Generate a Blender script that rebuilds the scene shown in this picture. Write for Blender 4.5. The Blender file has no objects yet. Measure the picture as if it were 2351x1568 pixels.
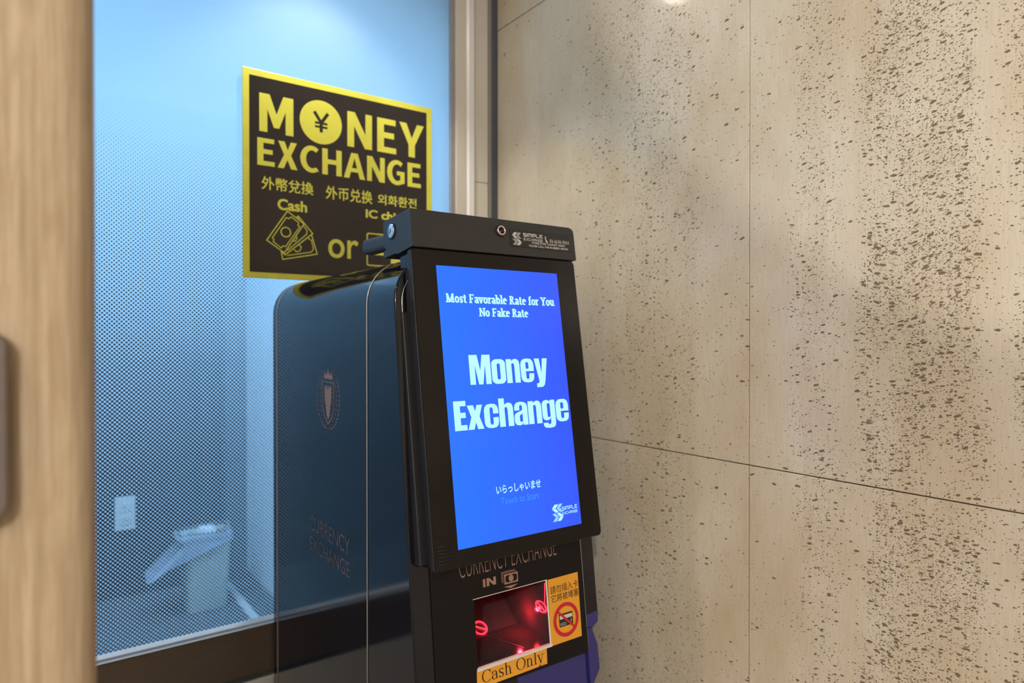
import bpy, bmesh, math, random
from mathutils import Vector, Matrix, noise
from mathutils.geometry import tessellate_polygon
random.seed(7)
PI = math.pi
S = bpy.context.scene
C = S.collection

# ------------------------------------------------------------------ camera
cam_d = bpy.data.cameras.new('camera'); cam = bpy.data.objects.new('camera', cam_d); C.objects.link(cam)
EYE = 1.483
cam.matrix_world = Matrix(((0.8122, 0.0038, -0.5833, 0), (-0.5833, 0.0044, -0.8122, 0), (-0.0005, 1.0, 0.0058, EYE), (0, 0, 0, 1)))
cam_d.sensor_width = 36; cam_d.lens = 1535.77 / 2351 * 36
cam_d.clip_start = .02
cam_d.dof.use_dof = True; cam_d.dof.focus_distance = 1.14; cam_d.dof.aperture_fstop = 3.2
S.camera = cam

# ------------------------------------------------------------------ view, world, lights
S.view_settings.view_transform = 'Standard'; S.view_settings.look = 'None'
S.view_settings.gamma = 1; S.view_settings.use_curve_mapping = False; S.view_settings.exposure = 0.0
S.cycles.use_denoising = True
S.cycles.max_bounces = 8; S.cycles.transparent_max_bounces = 16
S.cycles.caustics_reflective = False; S.cycles.caustics_refractive = False
S.cycles.sample_clamp_indirect = 4
W = bpy.data.worlds.new('world'); S.world = W; W.use_nodes = True
W.node_tree.nodes['Background'].inputs[0].default_value = (1, .9, .8, 1)
W.node_tree.nodes['Background'].inputs[1].default_value = .05

CEIL = 2.64
def light(name, kind, loc, aim, power, color, **k):
    d = bpy.data.lights.new(name, kind); d.energy = power; d.color = color
    for a, v in k.items(): setattr(d, a, v)
    o = bpy.data.objects.new(name, d); C.objects.link(o); o.location = loc
    o.rotation_euler = (Vector(aim) - Vector(loc)).to_track_quat('-Z', 'Y').to_euler()
    return o
WARM = (1, .89, .76)
NEUT = (1, .955, .90)
# downlights of the lobby and an added wall spot (each sits in its own housing in the ceiling)
DOWN = [(-1.55, -1.75), (.60, 1.525), (-1.2, -.9), (-.9, .9)]
light('spot_key', 'SPOT', (-1.55, -1.75, CEIL - .02), (.9, 1.1, .9), 310, NEUT, spot_size=math.radians(95), spot_blend=.6, shadow_soft_size=.03)
light('spot_corner', 'SPOT', (.60, 1.525, CEIL - .02), (.60, 1.45, 0), 26, NEUT, spot_size=math.radians(100), spot_blend=.5, shadow_soft_size=.03)
light('spot_wall', 'SPOT', (-1.2, -.9, CEIL - .02), (-.227, -.679, CEIL + .063), 250, NEUT, spot_size=math.radians(64), spot_blend=.10, shadow_soft_size=.03)  # added spot; its cone edge is aimed to draw the wall's diagonal light boundary
light('spot_left', 'SPOT', (-.9, .9, CEIL - .02), (-.9, 1.0, 0), 46, WARM, spot_size=math.radians(120), spot_blend=.5, shadow_soft_size=.03)
light('fill_panel', 'AREA', (-1.5, -1.3, CEIL - .03), (-1.5, -1.3, 0), 56, WARM, shape='RECTANGLE', size=1.6, size_y=1.8)  # added fill light for the lobby, out of view
# room behind the glass: cool white panel lamps
light('back_room_panel', 'AREA', (.1, 3.0, 2.56), (.1, 3.0, 0), 52, (.33, .63, 1.0), shape='RECTANGLE', size=2.2, size_y=1.2)

# ------------------------------------------------------------------ materials
def lin(c):
    return tuple(((v / 255) / 12.92 if v / 255 <= .04045 else ((v / 255 + .055) / 1.055) ** 2.4) for v in c)
def mat(name, col, rough=.5, metal=0, spec=.5, emit=None, es=1, coat=0, grain=0, gscale=40, bump=0, stretch=None):
    m = bpy.data.materials.new(name); m.use_nodes = True
    nt = m.node_tree; b = nt.nodes['Principled BSDF']
    b.inputs['Base Color'].default_value = (*col, 1)
    b.inputs['Roughness'].default_value = rough; b.inputs['Metallic'].default_value = metal
    b.inputs['Specular IOR Level'].default_value = spec; b.inputs['Coat Weight'].default_value = coat
    b.inputs['Coat Roughness'].default_value = .06
    if emit is not None:
        b.inputs['Emission Color'].default_value = (*emit, 1); b.inputs['Emission Strength'].default_value = es
    if grain or bump:
        tc = nt.nodes.new('ShaderNodeNewGeometry'); mp = nt.nodes.new('ShaderNodeMapping')
        n = nt.nodes.new('ShaderNodeTexNoise'); n.inputs['Scale'].default_value = gscale; n.inputs['Detail'].default_value = 4
        if stretch: mp.inputs['Scale'].default_value = stretch
        nt.links.new(tc.outputs['Position'], mp.inputs['Vector']); nt.links.new(mp.outputs[0], n.inputs['Vector'])
        if grain:
            r = nt.nodes.new('ShaderNodeMapRange'); r.inputs['From Min'].default_value = .3; r.inputs['From Max'].default_value = .7
            r.inputs['To Min'].default_value = 1 - grain; r.inputs['To Max'].default_value = 1 + grain
            nt.links.new(n.outputs[0], r.inputs[0])
            mx = nt.nodes.new('ShaderNodeVectorMath'); mx.operation = 'SCALE'; mx.inputs[0].default_value = col
            nt.links.new(r.outputs[0], mx.inputs['Scale']); nt.links.new(mx.outputs[0], b.inputs['Base Color'])
        if bump:
            bp = nt.nodes.new('ShaderNodeBump'); bp.inputs['Strength'].default_value = bump; bp.inputs['Distance'].default_value = .0004
            nt.links.new(n.outputs[0], bp.inputs['Height']); nt.links.new(bp.outputs[0], b.inputs['Normal'])
    return m

class G:
    """tiny node-graph helper"""
    def __init__(s, m): s.nt = m.node_tree; s.n = s.nt.nodes; s.l = s.nt.links
    def put(s, sock, v):
        if isinstance(v, bpy.types.NodeSocket): s.l.new(v, sock)
        elif isinstance(v, (tuple, list)) and sock.type == 'RGBA' and len(v) == 3: sock.default_value = (*v, 1)
        else: sock.default_value = v
    def m(s, op, a, b=0.0, c=0.0):
        n = s.n.new('ShaderNodeMath'); n.operation = op
        for i, v in enumerate((a, b, c)): s.put(n.inputs[i], v)
        return n.outputs[0]
    def comb(s, x, y, z=0.0):
        n = s.n.new('ShaderNodeCombineXYZ')
        for i, v in enumerate((x, y, z)): s.put(n.inputs[i], v)
        return n.outputs[0]
    def noise(s, v, scale=1, detail=3, rough=.5):
        n = s.n.new('ShaderNodeTexNoise'); s.put(n.inputs['Vector'], v); n.inputs['Scale'].default_value = scale
        n.inputs['Detail'].default_value = detail; n.inputs['Roughness'].default_value = rough
        return n
    def rng(s, v, a, b, c=0.0, d=1.0, smooth=False):
        n = s.n.new('ShaderNodeMapRange'); s.put(n.inputs[0], v)
        if smooth: n.interpolation_type = 'SMOOTHSTEP'
        for i, x in zip((1, 2, 3, 4), (a, b, c, d)): s.put(n.inputs[i], x)
        return n.outputs[0]
    def ramp(s, v, stops):
        n = s.n.new('ShaderNodeValToRGB'); s.put(n.inputs[0], v); e = n.color_ramp.elements
        while len(e) < len(stops): e.new(.5)
        for k, (p, c) in enumerate(stops):
            e[k].position = p; e[k].color = (c, c, c, 1) if not isinstance(c, tuple) else (*c, 1)
        return n.outputs[0]
    def mix(s, f, a, b):
        n = s.n.new('ShaderNodeMix'); n.data_type = 'RGBA'
        s.put(n.inputs[0], f); s.put(n.inputs[6], a); s.put(n.inputs[7], b); return n.outputs[2]

def travertine():
    m = bpy.data.materials.new('travertine'); m.use_nodes = True; g = G(m); b = g.n['Principled BSDF']
    geo = g.n.new('ShaderNodeNewGeometry'); sp = g.n.new('ShaderNodeSeparateXYZ'); g.l.new(geo.outputs['Position'], sp.inputs[0])
    Y, Z = g.m('ADD', sp.outputs[1], sp.outputs[0]), sp.outputs[2]
    Y = g.m('SUBTRACT', Y, 1.19)
    # stone colour: broad clouds, vertical veins, fine vertical streaks
    cloud = g.noise(g.comb(g.m('MULTIPLY', Y, 5.0), g.m('MULTIPLY', Z, 2.6)), 1, 5, .6).outputs[0]
    vein = g.noise(g.comb(g.m('MULTIPLY', Y, 16.0), g.m('MULTIPLY', Z, 1.1), 3.0), 1, 4, .6).outputs[0]
    fine = g.noise(g.comb(g.m('MULTIPLY', Y, 330.0), g.m('MULTIPLY', Z, 16.0), 7.0), 1, 3, .6).outputs[0]
    spk = g.noise(g.comb(g.m('MULTIPLY', Y, 240.0), g.m('MULTIPLY', Z, 240.0), 1.0), 1, 3, .7).outputs[0]
    base = g.mix(g.rng(cloud, .34, .66), (.575, .475, .335), (.69, .62, .495))
    base = g.mix(g.m('MULTIPLY', g.rng(vein, .52, .75), .32), base, (.50, .375, .225))
    base = g.mix(g.m('MULTIPLY', g.rng(fine, .40, .72), .22), base, (.36, .28, .18))
    base = g.mix(g.m('MULTIPLY', g.rng(spk, .52, .75), .18), base, (.34, .27, .17))
    # where the pores gather: vertical beds
    yb = g.m('DIVIDE', g.m('ADD', Y, g.m('MULTIPLY', g.m('SUBTRACT', g.noise(g.comb(g.m('MULTIPLY', Y, 2.0), g.m('MULTIPLY', Z, 3.0), 5.0), 1, 3).outputs[0], .5), .07)), 1.8)
    def st(y, v): return (max(0, y / 1.8), v)
    bed = g.ramp(yb, [st(0, .7), st(.355, 1.0), st(.375, .16), st(.408, .22), st(.43, .95), st(.50, 1.0), st(.585, .85), st(.612, .08),
                      st(.66, .42), st(.71, .42), st(.74, .06), st(.93, .10), st(.975, .34), st(1.02, .34), st(1.06, .42), st(1.16, .5), st(1.2, .2), st(1.30, .30), st(1.36, .08), st(1.7, .02)])
    patch = g.noise(g.comb(g.m('MULTIPLY', Y, 14.0), g.m('MULTIPLY', Z, 6.0), 9.0), 1, 4, .65).outputs[0]
    dens = g.m('MULTIPLY', bed, g.rng(patch, .34, .58, .14, 1.35))
    wob = g.noise(g.comb(g.m('MULTIPLY', Y, 95.0), g.m('MULTIPLY', Z, 95.0), 2.0), 1, 3, .6)
    ws = g.n.new('ShaderNodeSeparateXYZ'); g.l.new(wob.outputs['Color'], ws.inputs[0])
    tilt = g.noise(g.comb(g.m('MULTIPLY', Y, 5.0), g.m('MULTIPLY', Z, 2.2), 12.0), 1, 2).outputs[0]
    Zt = g.m('ADD', Z, g.m('MULTIPLY', g.m('SINE', g.m('MULTIPLY', Y, 38.0)), g.rng(tilt, .3, .7, -.004, .010)))
    Zt = g.m('ADD', Zt, g.m('MULTIPLY', Y, .10))
    def pores(fy, fz, k, seed, size):
        v = g.comb(g.m('ADD', g.m('MULTIPLY', Y, fy), g.m('MULTIPLY', ws.outputs[0], .9)), g.m('ADD', g.m('MULTIPLY', Zt, fz), g.m('MULTIPLY', ws.outputs[1], .9)), seed)
        vo = g.n.new('ShaderNodeTexVoronoi'); vo.voronoi_dimensions = '3D'; vo.inputs['Scale'].default_value = 1; vo.inputs['Randomness'].default_value = 1
        g.l.new(v, vo.inputs['Vector'])
        cs = g.n.new('ShaderNodeSeparateColor'); g.l.new(vo.outputs['Color'], cs.inputs[0])
        gate = g.m('GREATER_THAN', g.m('MULTIPLY', dens, k), cs.outputs[0])
        r = g.m('MULTIPLY', g.rng(cs.outputs[1], 0, 1, .35, 1.0), size)
        d = g.rng(vo.outputs['Distance'], g.m('SUBTRACT', r, .07), g.m('ADD', r, .05), 1.0, 0.0, True)
        return g.m('MULTIPLY', d, gate)
    p = g.m('MAXIMUM', pores(80, 180, .46, 0.3, .45), g.m('MAXIMUM', pores(190, 300, .60, 4.1, .42), pores(360, 480, .62, 8.7, .42)))
    pc = g.mix(g.noise(g.comb(g.m('MULTIPLY', Y, 60.0), g.m('MULTIPLY', Z, 60.0), 4.0), 1, 2).outputs[0], (.075, .052, .03), (.20, .14, .075))
    g.l.new(g.mix(g.m('MULTIPLY', p, .93), base, pc), b.inputs['Base Color'])
    h = g.m('ADD', g.m('MULTIPLY', p, -1.0), g.m('MULTIPLY', spk, .10))
    bp = g.n.new('ShaderNodeBump'); bp.inputs['Strength'].default_value = .55; bp.inputs['Distance'].default_value = .0022
    g.l.new(h, bp.inputs['Height']); g.l.new(bp.outputs[0], b.inputs['Normal'])
    g.l.new(g.rng(p, 0, 1, .26, .8), b.inputs['Roughness'])
    b.inputs['Specular IOR Level'].default_value = .38
    b.inputs['Coat Weight'].default_value = .15; b.inputs['Coat Roughness'].default_value = .07
    return m

def film():
    m = bpy.data.materials.new('dot_film'); m.use_nodes = True; g = G(m); g.n.remove(g.n['Principled BSDF'])
    geo = g.n.new('ShaderNodeNewGeometry'); sp = g.n.new('ShaderNodeSeparateXYZ'); g.l.new(geo.outputs['Position'], sp.inputs[0])
    P = .0095
    cx = g.m('COSINE', g.m('MULTIPLY', sp.outputs[0], 2 * PI / P)); cz = g.m('COSINE', g.m('MULTIPLY', sp.outputs[2], 2 * PI / P))
    f = g.m('MULTIPLY', cx, cz)
    T = g.ramp(g.rng(sp.outputs[2], .7, 2.3), [(0, .0), (.3, .03), (.45, .14), (.62, .46), (.75, .76), (.88, 1.0), (1, 1.0)])
    T = g.m('SUBTRACT', g.m('MULTIPLY', T, 1.30), .18)
    mask = g.rng(g.m('ADD', f, T), -.14, .14)
    tr = g.n.new('ShaderNodeBsdfTransparent'); di = g.n.new('ShaderNodeBsdfDiffuse'); tl = g.n.new('ShaderNodeBsdfTranslucent')
    di.inputs[0].default_value = (.48, .60, .70, 1); tl.inputs[0].default_value = (.66, .84, .95, 1)
    a = g.n.new('ShaderNodeMixShader'); a.inputs[0].default_value = .72; g.l.new(di.outputs[0], a.inputs[1]); g.l.new(tl.outputs[0], a.inputs[2])
    c = g.n.new('ShaderNodeMixShader'); g.l.new(mask, c.inputs[0]); g.l.new(tr.outputs[0], c.inputs[1]); g.l.new(a.outputs[0], c.inputs[2])
    g.l.new(c.outputs[0], g.n['Material Output'].inputs[0])
    return m

def clear_glass():
    m = bpy.data.materials.new('clear_glass'); m.use_nodes = True; g = G(m); g.n.remove(g.n['Principled BSDF'])
    fr = g.n.new('ShaderNodeFresnel'); fr.inputs[0].default_value = 1.45
    geo = g.n.new('ShaderNodeNewGeometry')
    fac = g.m('MULTIPLY', fr.outputs[0], g.m('SUBTRACT', 1.0, geo.outputs['Backfacing']))
    tr = g.n.new('ShaderNodeBsdfTransparent'); tr.inputs[0].default_value = (.97, .985, .99, 1)
    gl = g.n.new('ShaderNodeBsdfGlossy'); gl.inputs['Roughness'].default_value = .02
    c = g.n.new('ShaderNodeMixShader'); g.l.new(fac, c.inputs[0]); g.l.new(tr.outputs[0], c.inputs[1]); g.l.new(gl.outputs[0], c.inputs[2])
    g.l.new(c.outputs[0], g.n['Material Output'].inputs[0])
    return m

def wood():
    m = bpy.data.materials.new('oak_veneer'); m.use_nodes = True; g = G(m); b = g.n['Principled BSDF']
    geo = g.n.new('ShaderNodeNewGeometry'); sp = g.n.new('ShaderNodeSeparateXYZ'); g.l.new(geo.outputs['Position'], sp.inputs[0])
    X, Z = g.m('ADD', sp.outputs[0], sp.outputs[1]), sp.outputs[2]
    a = g.noise(g.comb(g.m('MULTIPLY', X, 150.0), g.m('MULTIPLY', Z, 5.0)), 1, 4, .6).outputs[0]
    c = g.noise(g.comb(g.m('MULTIPLY', X, 420.0), g.m('MULTIPLY', Z, 26.0), 3.0), 1, 3, .6).outputs[0]
    d = g.noise(g.comb(g.m('MULTIPLY', X, 30.0), g.m('MULTIPLY', Z, 9.0), 6.0), 1, 3, .6).outputs[0]
    col = g.mix(g.rng(a, .33, .67), (.33, .245, .15), (.52, .425, .30))
    col = g.mix(g.m('MULTIPLY', g.rng(c, .42, .66), .55), col, (.36, .25, .15))
    col = g.mix(g.m('MULTIPLY', g.rng(d, .5, .75), .3), col, (.66, .54, .38))
    g.l.new(col, b.inputs['Base Color']); b.inputs['Roughness'].default_value = .42
    return m

M = dict(
    trav=travertine(), film=film(), glass=clear_glass(), wood=wood(),
    grout=mat('joint_mortar', (.15, .11, .045), .9, grain=.15, gscale=200),
    white=mat('white_plaster', (.74, .72, .69), .8, grain=.03, gscale=30),
    cool=mat('painted_wall', (.70, .76, .80), .8, grain=.03, gscale=20),
    dark=mat('charcoal_wall', (.012, .018, .027), .7, grain=.12, gscale=30),
    tile=mat('grey_floor_tile', (.095, .10, .105), .45, grain=.12, gscale=14),
    tilejoint=mat('tile_joint', (.08, .08, .08), .9, grain=.1),
    lobby=mat('lobby_stone_floor', (.30, .26, .22), .35, grain=.1, gscale=12),
    alu=mat('anodised_frame', (.66, .61, .53), .42, .05, grain=.03, gscale=60, stretch=(8, 8, .4)),
    alubright=mat('bright_frame', (.84, .82, .79), .30, .05, grain=.02),
    alugrey=mat('grey_seal', (.30, .29, .29), .5, grain=.05),
    gap=mat('dark_gap', (.13, .14, .155), .6, grain=.05),
    bronze=mat('dark_bronze_rail', (.16, .125, .10), .38, .55, grain=.12, gscale=60, stretch=(.6, 1, 14)),
    steel=mat('satin_steel', (.88, .87, .84), .32, .35, grain=.06, gscale=60, stretch=(.6, 1, 10)),
    edge=mat('blue_lit_bead', (.66, .80, .95), .3, 0, grain=.03),  # aluminium bead with the film's blue light put into its colour
    black=mat('gloss_black_cover', (.005, .006, .011), .09, 0, .48, grain=.2, gscale=300),
    blackf=mat('front_fascia_black', (.006, .005, .007), .26, 0, .24, grain=.2, gscale=400),
    matte=mat('matte_black_plastic', (.011, .011, .014), .45, 0, .5, grain=.15, gscale=700, bump=.25),
    bar=mat('charcoal_metal_bar', (.027, .026, .028), .48, 0, .5, grain=.12, gscale=900, bump=.3),
    bezel=mat('bezel_glass', (.007, .0055, .006), .10, 0, .28, grain=.12, gscale=300),
    chrome=mat('silver_trim', (.75, .72, .68), .22, 1, grain=.04),
    seam=mat('champagne_trim', (.55, .47, .42), .35, .6, grain=.04),
    lockm=mat('lock_cylinder_steel', (.70, .78, .86), .25, .9, grain=.04),
    hole=mat('black_recess', (.002, .002, .002), .6, grain=.1),
    gold=mat('rose_gold_print', (.36, .21, .155), .5, .2, grain=.06),
    golddim=mat('dull_rose_print', (.14, .095, .09), .5, .2, grain=.06),
    yellow=mat('sticker_orange_yellow', lin((228, 160, 48)), .45, grain=.02),
    ink=mat('black_ink', (.012, .01, .01), .5, grain=.1),
    red=mat('red_ink', lin((196, 26, 44)), .45, grain=.02),
    cardw=mat('pale_ink', (.62, .60, .57), .5, grain=.02),
    blue=mat('violet_blue_plastic', (.030, .028, .17), .36, 0, .5, grain=.08, gscale=500, bump=.1),
    pblack=mat('poster_black', (.030, .024, .022), .16, 0, .4, grain=.06, gscale=20),
    pyel=mat('poster_yellow', lin((222, 218, 84)), .3, grain=.03),
    sticker=mat('charcoal_label', (.014, .013, .016), .3, grain=.1),
    labelink=mat('silver_ink', (.60, .59, .57), .4, grain=.04),
    labelgrey=mat('grey_ink', (.36, .37, .37), .4, grain=.04),
    inner=mat('smoked_acrylic', (.045, .036, .040), .13, 0, .6, grain=.1),
    bin=mat('grey_white_bin', (.50, .56, .50), .45, grain=.03),
    bag=mat('white_bag_film', (.34, .40, .50), .35, grain=.08, gscale=30),
    paper=mat('crumpled_paper', (.85, .86, .88), .7, grain=.05),
    tan=mat('tan_wrapper', (.50, .38, .32), .6, grain=.05),
    plate=mat('outlet_plastic', (.75, .76, .75), .4, grain=.02),
    handle=mat('grey_nickel', (.20, .17, .165), .42, .6, grain=.05),
)
def screen_mat():
    m = mat('lit_screen', (.003, .004, .012), .07, 0, .25); g = G(m); b = g.n['Principled BSDF']
    geo = g.n.new('ShaderNodeNewGeometry'); sp = g.n.new('ShaderNodeSeparateXYZ'); g.l.new(geo.outputs['Position'], sp.inputs[0])
    n = g.noise(g.comb(sp.outputs[0], sp.outputs[2]), 2, 1).outputs[0]
    g.l.new(g.mix(g.rng(g.m('ADD', sp.outputs[0], g.m('MULTIPLY', n, .05)), .56, .87), lin((36, 122, 255)), lin((54, 88, 255))), b.inputs['Emission Color'])
    b.inputs['Emission Strength'].default_value = 1.0
    return m
M['screen'] = screen_mat()
M['glow'] = mat('screen_white', (.02, .02, .02), .07, emit=lin((186, 250, 255)), es=1.0)
M['glowdim'] = mat('screen_faded_blue', (.01, .01, .02), .07, emit=lin((48, 150, 250)), es=1.0)
M['glowmid'] = mat('screen_pale', (.01, .01, .02), .07, emit=lin((150, 215, 250)), es=1.0)
M['led'] = mat('red_led', (.02, 0, 0), .3, emit=(1, .015, .03), es=5)
M['ledhot'] = mat('red_led_core', (.02, 0, 0), .3, emit=(1, .25, .15), es=5)
M['lamp'] = mat('lamp_lens', (1, 1, 1), .3, emit=(1, .93, .82), es=60)
M['lampring'] = mat('lamp_trim', (.8, .8, .8), .4, grain=.02)
M['panel'] = mat('fill_panel_glow', (1, 1, 1), .3, emit=(1, .85, .66), es=3)  # glow of the added fill panel
M['coolpanel'] = mat('cool_panel_lens', (1, 1, 1), .3, emit=(.45, .72, 1), es=3)

# ------------------------------------------------------------------ object helpers
def empty(name, loc, label=None, cat=None, kind=None, group=None):
    o = bpy.data.objects.new(name, None); C.objects.link(o); o.location = loc; o.empty_display_size = .05
    return tag(o, label, cat, kind, group)
def tag(o, label=None, cat=None, kind=None, group=None):
    if label: o['label'] = label
    if cat: o['category'] = cat
    if kind: o['kind'] = kind
    if group: o['group'] = group
    return o
def origin(o):
    v = Vector((0, 0, 0))
    while o is not None: v += o.location; o = o.parent
    return v
def obj(name, verts, faces, m, parent=None, smooth=False, centre=True, kind=None):
    """verts in world coordinates; the mesh gets an origin of its own"""
    vs = [Vector(v) for v in verts]
    c = sum(vs, Vector()) / len(vs) if centre else Vector()
    me = bpy.data.meshes.new(name); me.from_pydata([v - c for v in vs], [], faces); me.update()
    me.materials.append(m)
    if smooth:
        for p in me.polygons: p.use_smooth = True
    o = bpy.data.objects.new(name, me); C.objects.link(o)
    if parent is not None: o.parent = parent
    o.location = c - (origin(parent) if parent is not None else Vector())
    if kind: o['kind'] = kind
    return o
def bm_obj(name, bm, m, parent=None, smooth=False, kind=None):
    bmesh.ops.recalc_face_normals(bm, faces=bm.faces)
    bm.verts.ensure_lookup_table(); bm.verts.index_update()
    v = [x.co.copy() for x in bm.verts]; f = [[x.index for x in p.verts] for p in bm.faces]; bm.free()
    return obj(name, v, f, m, parent, smooth, True, kind)
def add_box(bm, a, b, bev=0, seg=2, mp=None):
    vs = [bm.verts.new((x, y, z)) for x in (a[0], b[0]) for y in (a[1], b[1]) for z in (a[2], b[2])]
    fs = [bm.faces.new([vs[i] for i in q]) for q in ((0, 1, 3, 2), (4, 6, 7, 5), (0, 4, 5, 1), (2, 3, 7, 6), (0, 2, 6, 4), (1, 5, 7, 3))]
    if bev:
        es = {e for f in fs for e in f.edges}
        r = bmesh.ops.bevel(bm, geom=list(es), offset=bev, segments=seg, affect='EDGES', profile=.5)
        vs = list({v for f in r['faces'] for v in f.verts} | {v for v in vs if v.is_valid})
    if mp:
        for v in vs: v.co = mp(*v.co)
def box(name, a, b, m, parent=None, bev=0, seg=2, mp=None, kind=None, smooth=False):
    bm = bmesh.new(); add_box(bm, a, b, bev, seg, mp); return bm_obj(name, bm, m, parent, smooth, kind)
def prism(name, pts, h0, h1, m, parent=None, mp=None, bev=0, smooth=False):
    """2D outline pts extruded between h0 and h1, mapped by mp(a, b, h)"""
    bm = bmesh.new()
    lo = [bm.verts.new((x, y, h0)) for x, y in pts]; hi = [bm.verts.new((x, y, h1)) for x, y in pts]
    n = len(pts); bm.faces.new(lo[::-1]); bm.faces.new(hi)
    for i in range(n): bm.faces.new((lo[i], lo[(i + 1) % n], hi[(i + 1) % n], hi[i]))
    bmesh.ops.recalc_face_normals(bm, faces=bm.faces)
    if bev: bmesh.ops.bevel(bm, geom=[e for e in bm.edges if abs(e.verts[0].co.z - e.verts[1].co.z) < 1e-6], offset=bev, segments=2, affect='EDGES', profile=.5)
    for v in bm.verts: v.co = mp(*v.co)
    return bm_obj(name, bm, m, parent, smooth)
def tube(name, path, r, m, parent=None, n=8):
    bm = bmesh.new(); rings = []; path = [Vector(p) for p in path]
    up = None
    for i, p in enumerate(path):
        d = (path[min(i + 1, len(path) - 1)] - path[max(i - 1, 0)]).normalized()
        if up is None: up = d.orthogonal().normalized()
        up = (up - d * up.dot(d)).normalized(); s = d.cross(up)
        rings.append([bm.verts.new(p + (up * math.cos(2 * PI * k / n) + s * math.sin(2 * PI * k / n)) * r) for k in range(n)])
    for a, b in zip(rings, rings[1:]):
        for k in range(n): bm.faces.new((a[k], a[(k + 1) % n], b[(k + 1) % n], b[k]))
    bm.faces.new(rings[0][::-1]); bm.faces.new(rings[-1])
    return bm_obj(name, bm, m, parent, True)
def lathe(name, prof, m, mp, parent=None, n=32, smooth=True):
    """prof: (radius, height); mp(a, b, h) places it"""
    bm = bmesh.new(); rings = []
    for r, h in prof:
        rings.append([bm.verts.new(mp(r * math.cos(2 * PI * k / n), r * math.sin(2 * PI * k / n), h)) for k in range(n)])
    for a, b in zip(rings, rings[1:]):
        for k in range(n): bm.faces.new((a[k], a[(k + 1) % n], b[(k + 1) % n], b[k]))
    if prof[0][0] < .0005 or True: bm.faces.new(rings[0][::-1])
    bm.faces.new(rings[-1])
    return bm_obj(name, bm, m, parent, smooth)

# ------------------------------------------------------------------ flat print
def rrect(x0, y0, x1, y1, r, n=6, ry=None):
    ry = r if ry is None else ry; p = []
    for cx, cy, a0 in ((x1 - r, y1 - ry, 0), (x0 + r, y1 - ry, 90), (x0 + r, y0 + ry, 180), (x1 - r, y0 + ry, 270)):
        for k in range(n + 1):
            a = math.radians(a0 + 90 * k / n); p.append((cx + r * math.cos(a), cy + ry * math.sin(a)))
    return p
def ell(cx, cy, rx, ry=None, n=40):
    ry = rx if ry is None else ry
    return [(cx + rx * math.cos(2 * PI * k / n), cy + ry * math.sin(2 * PI * k / n)) for k in range(n)]
def rect(x0, y0, x1, y1): return [(x0, y0), (x1, y0), (x1, y1), (x0, y1)]
def seg(x0, y0, x1, y1, w):
    dx, dy = x1 - x0, y1 - y0; L = math.hypot(dx, dy) or 1; nx, ny = -dy / L * w / 2, dx / L * w / 2
    return [(x0 + nx, y0 + ny), (x0 - nx, y0 - ny), (x1 - nx, y1 - ny), (x1 + nx, y1 + ny)]
def line(pts, w, close=False):
    """mitred ribbon along pts, as shapes"""
    q = list(pts) + ([pts[0]] if close else []); out = []
    for i, (a, b) in enumerate(zip(q, q[1:])):
        L = math.hypot(b[0] - a[0], b[1] - a[1]) or 1; ux, uy = (b[0] - a[0]) / L * w * .35, (b[1] - a[1]) / L * w * .35
        out.append([seg(a[0] - ux, a[1] - uy, b[0] + ux, b[1] + uy, w)])
    return out
def arc(cx, cy, rx, ry, a0, a1, W, H=None, n=22):
    """part of an elliptical ring, W thick at the sides and H at top and bottom"""
    H = W if H is None else H; o, i = [], []
    for k in range(n + 1):
        a = math.radians(a0 + (a1 - a0) * k / n); c, s = math.cos(a), math.sin(a)
        o.append((cx + rx * c, cy + ry * s)); i.append((cx + (rx - W) * c, cy + (ry - H) * s))
    return o + i[::-1]
def shapes(name, sh, m, mp, parent, off=.0004, kind=None):
    """sh: list of [outer, hole, hole...] polygons; mp(a, b, off) -> point in space"""
    V, Fc = [], []
    for j, s in enumerate(sh):
        if not isinstance(s[0][0], (tuple, list)): s = [s]
        loops = [[Vector((p[0], p[1], 0)) for p in l] for l in s]
        tri = tessellate_polygon(loops); b = len(V)
        for l in s:
            for p in l: V.append(mp(p[0], p[1], off + .000012 * (j % 5)))
        Fc += [[b + i for i in t] for t in tri]
    return obj(name, V, Fc, m, parent)
def text(name, s, x0, x1, z0, z1, m, mp, parent, bold=0.0, off=.0004, shear=0, fat=0.0):
    """built-in font, outlined by bold, fitted to the box x0..x1, z0..z1"""
    cu = bpy.data.curves.new('tmp', 'FONT'); cu.body = s; cu.offset = bold; cu.resolution_u = 4; cu.shear = shear; cu.fill_mode = 'FRONT'
    o = bpy.data.objects.new('tmp', cu); C.objects.link(o)
    dg = bpy.context.evaluated_depsgraph_get(); dg.update()
    me = bpy.data.meshes.new_from_object(o.evaluated_get(dg))
    V = [v.co.copy() for v in me.vertices]; Fc = [list(p.vertices) for p in me.polygons]
    bpy.data.objects.remove(o); bpy.data.curves.remove(cu); bpy.data.meshes.remove(me)
    ax, bx = min(v.x for v in V), max(v.x for v in V); ay, by = min(v.y for v in V), max(v.y for v in V)
    P = [(x0 + (v.x - ax) / (bx - ax) * (x1 - x0), z0 + (v.y - ay) / (by - ay) * (z1 - z0)) for v in V]
    sh_ = [(0, 0)] if not fat else [(-fat, -fat * .6), (fat, -fat * .6), (-fat, fat * .6), (fat, fat * .6)]
    n = len(P); V = [mp(a + dx, b + dz, off + .00001 * k) for k, (dx, dz) in enumerate(sh_) for a, b in P]
    Fc = [[i + n * k for i in f] for k in range(len(sh_)) for f in Fc]
    return obj(name, V, Fc, m, parent)

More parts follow.
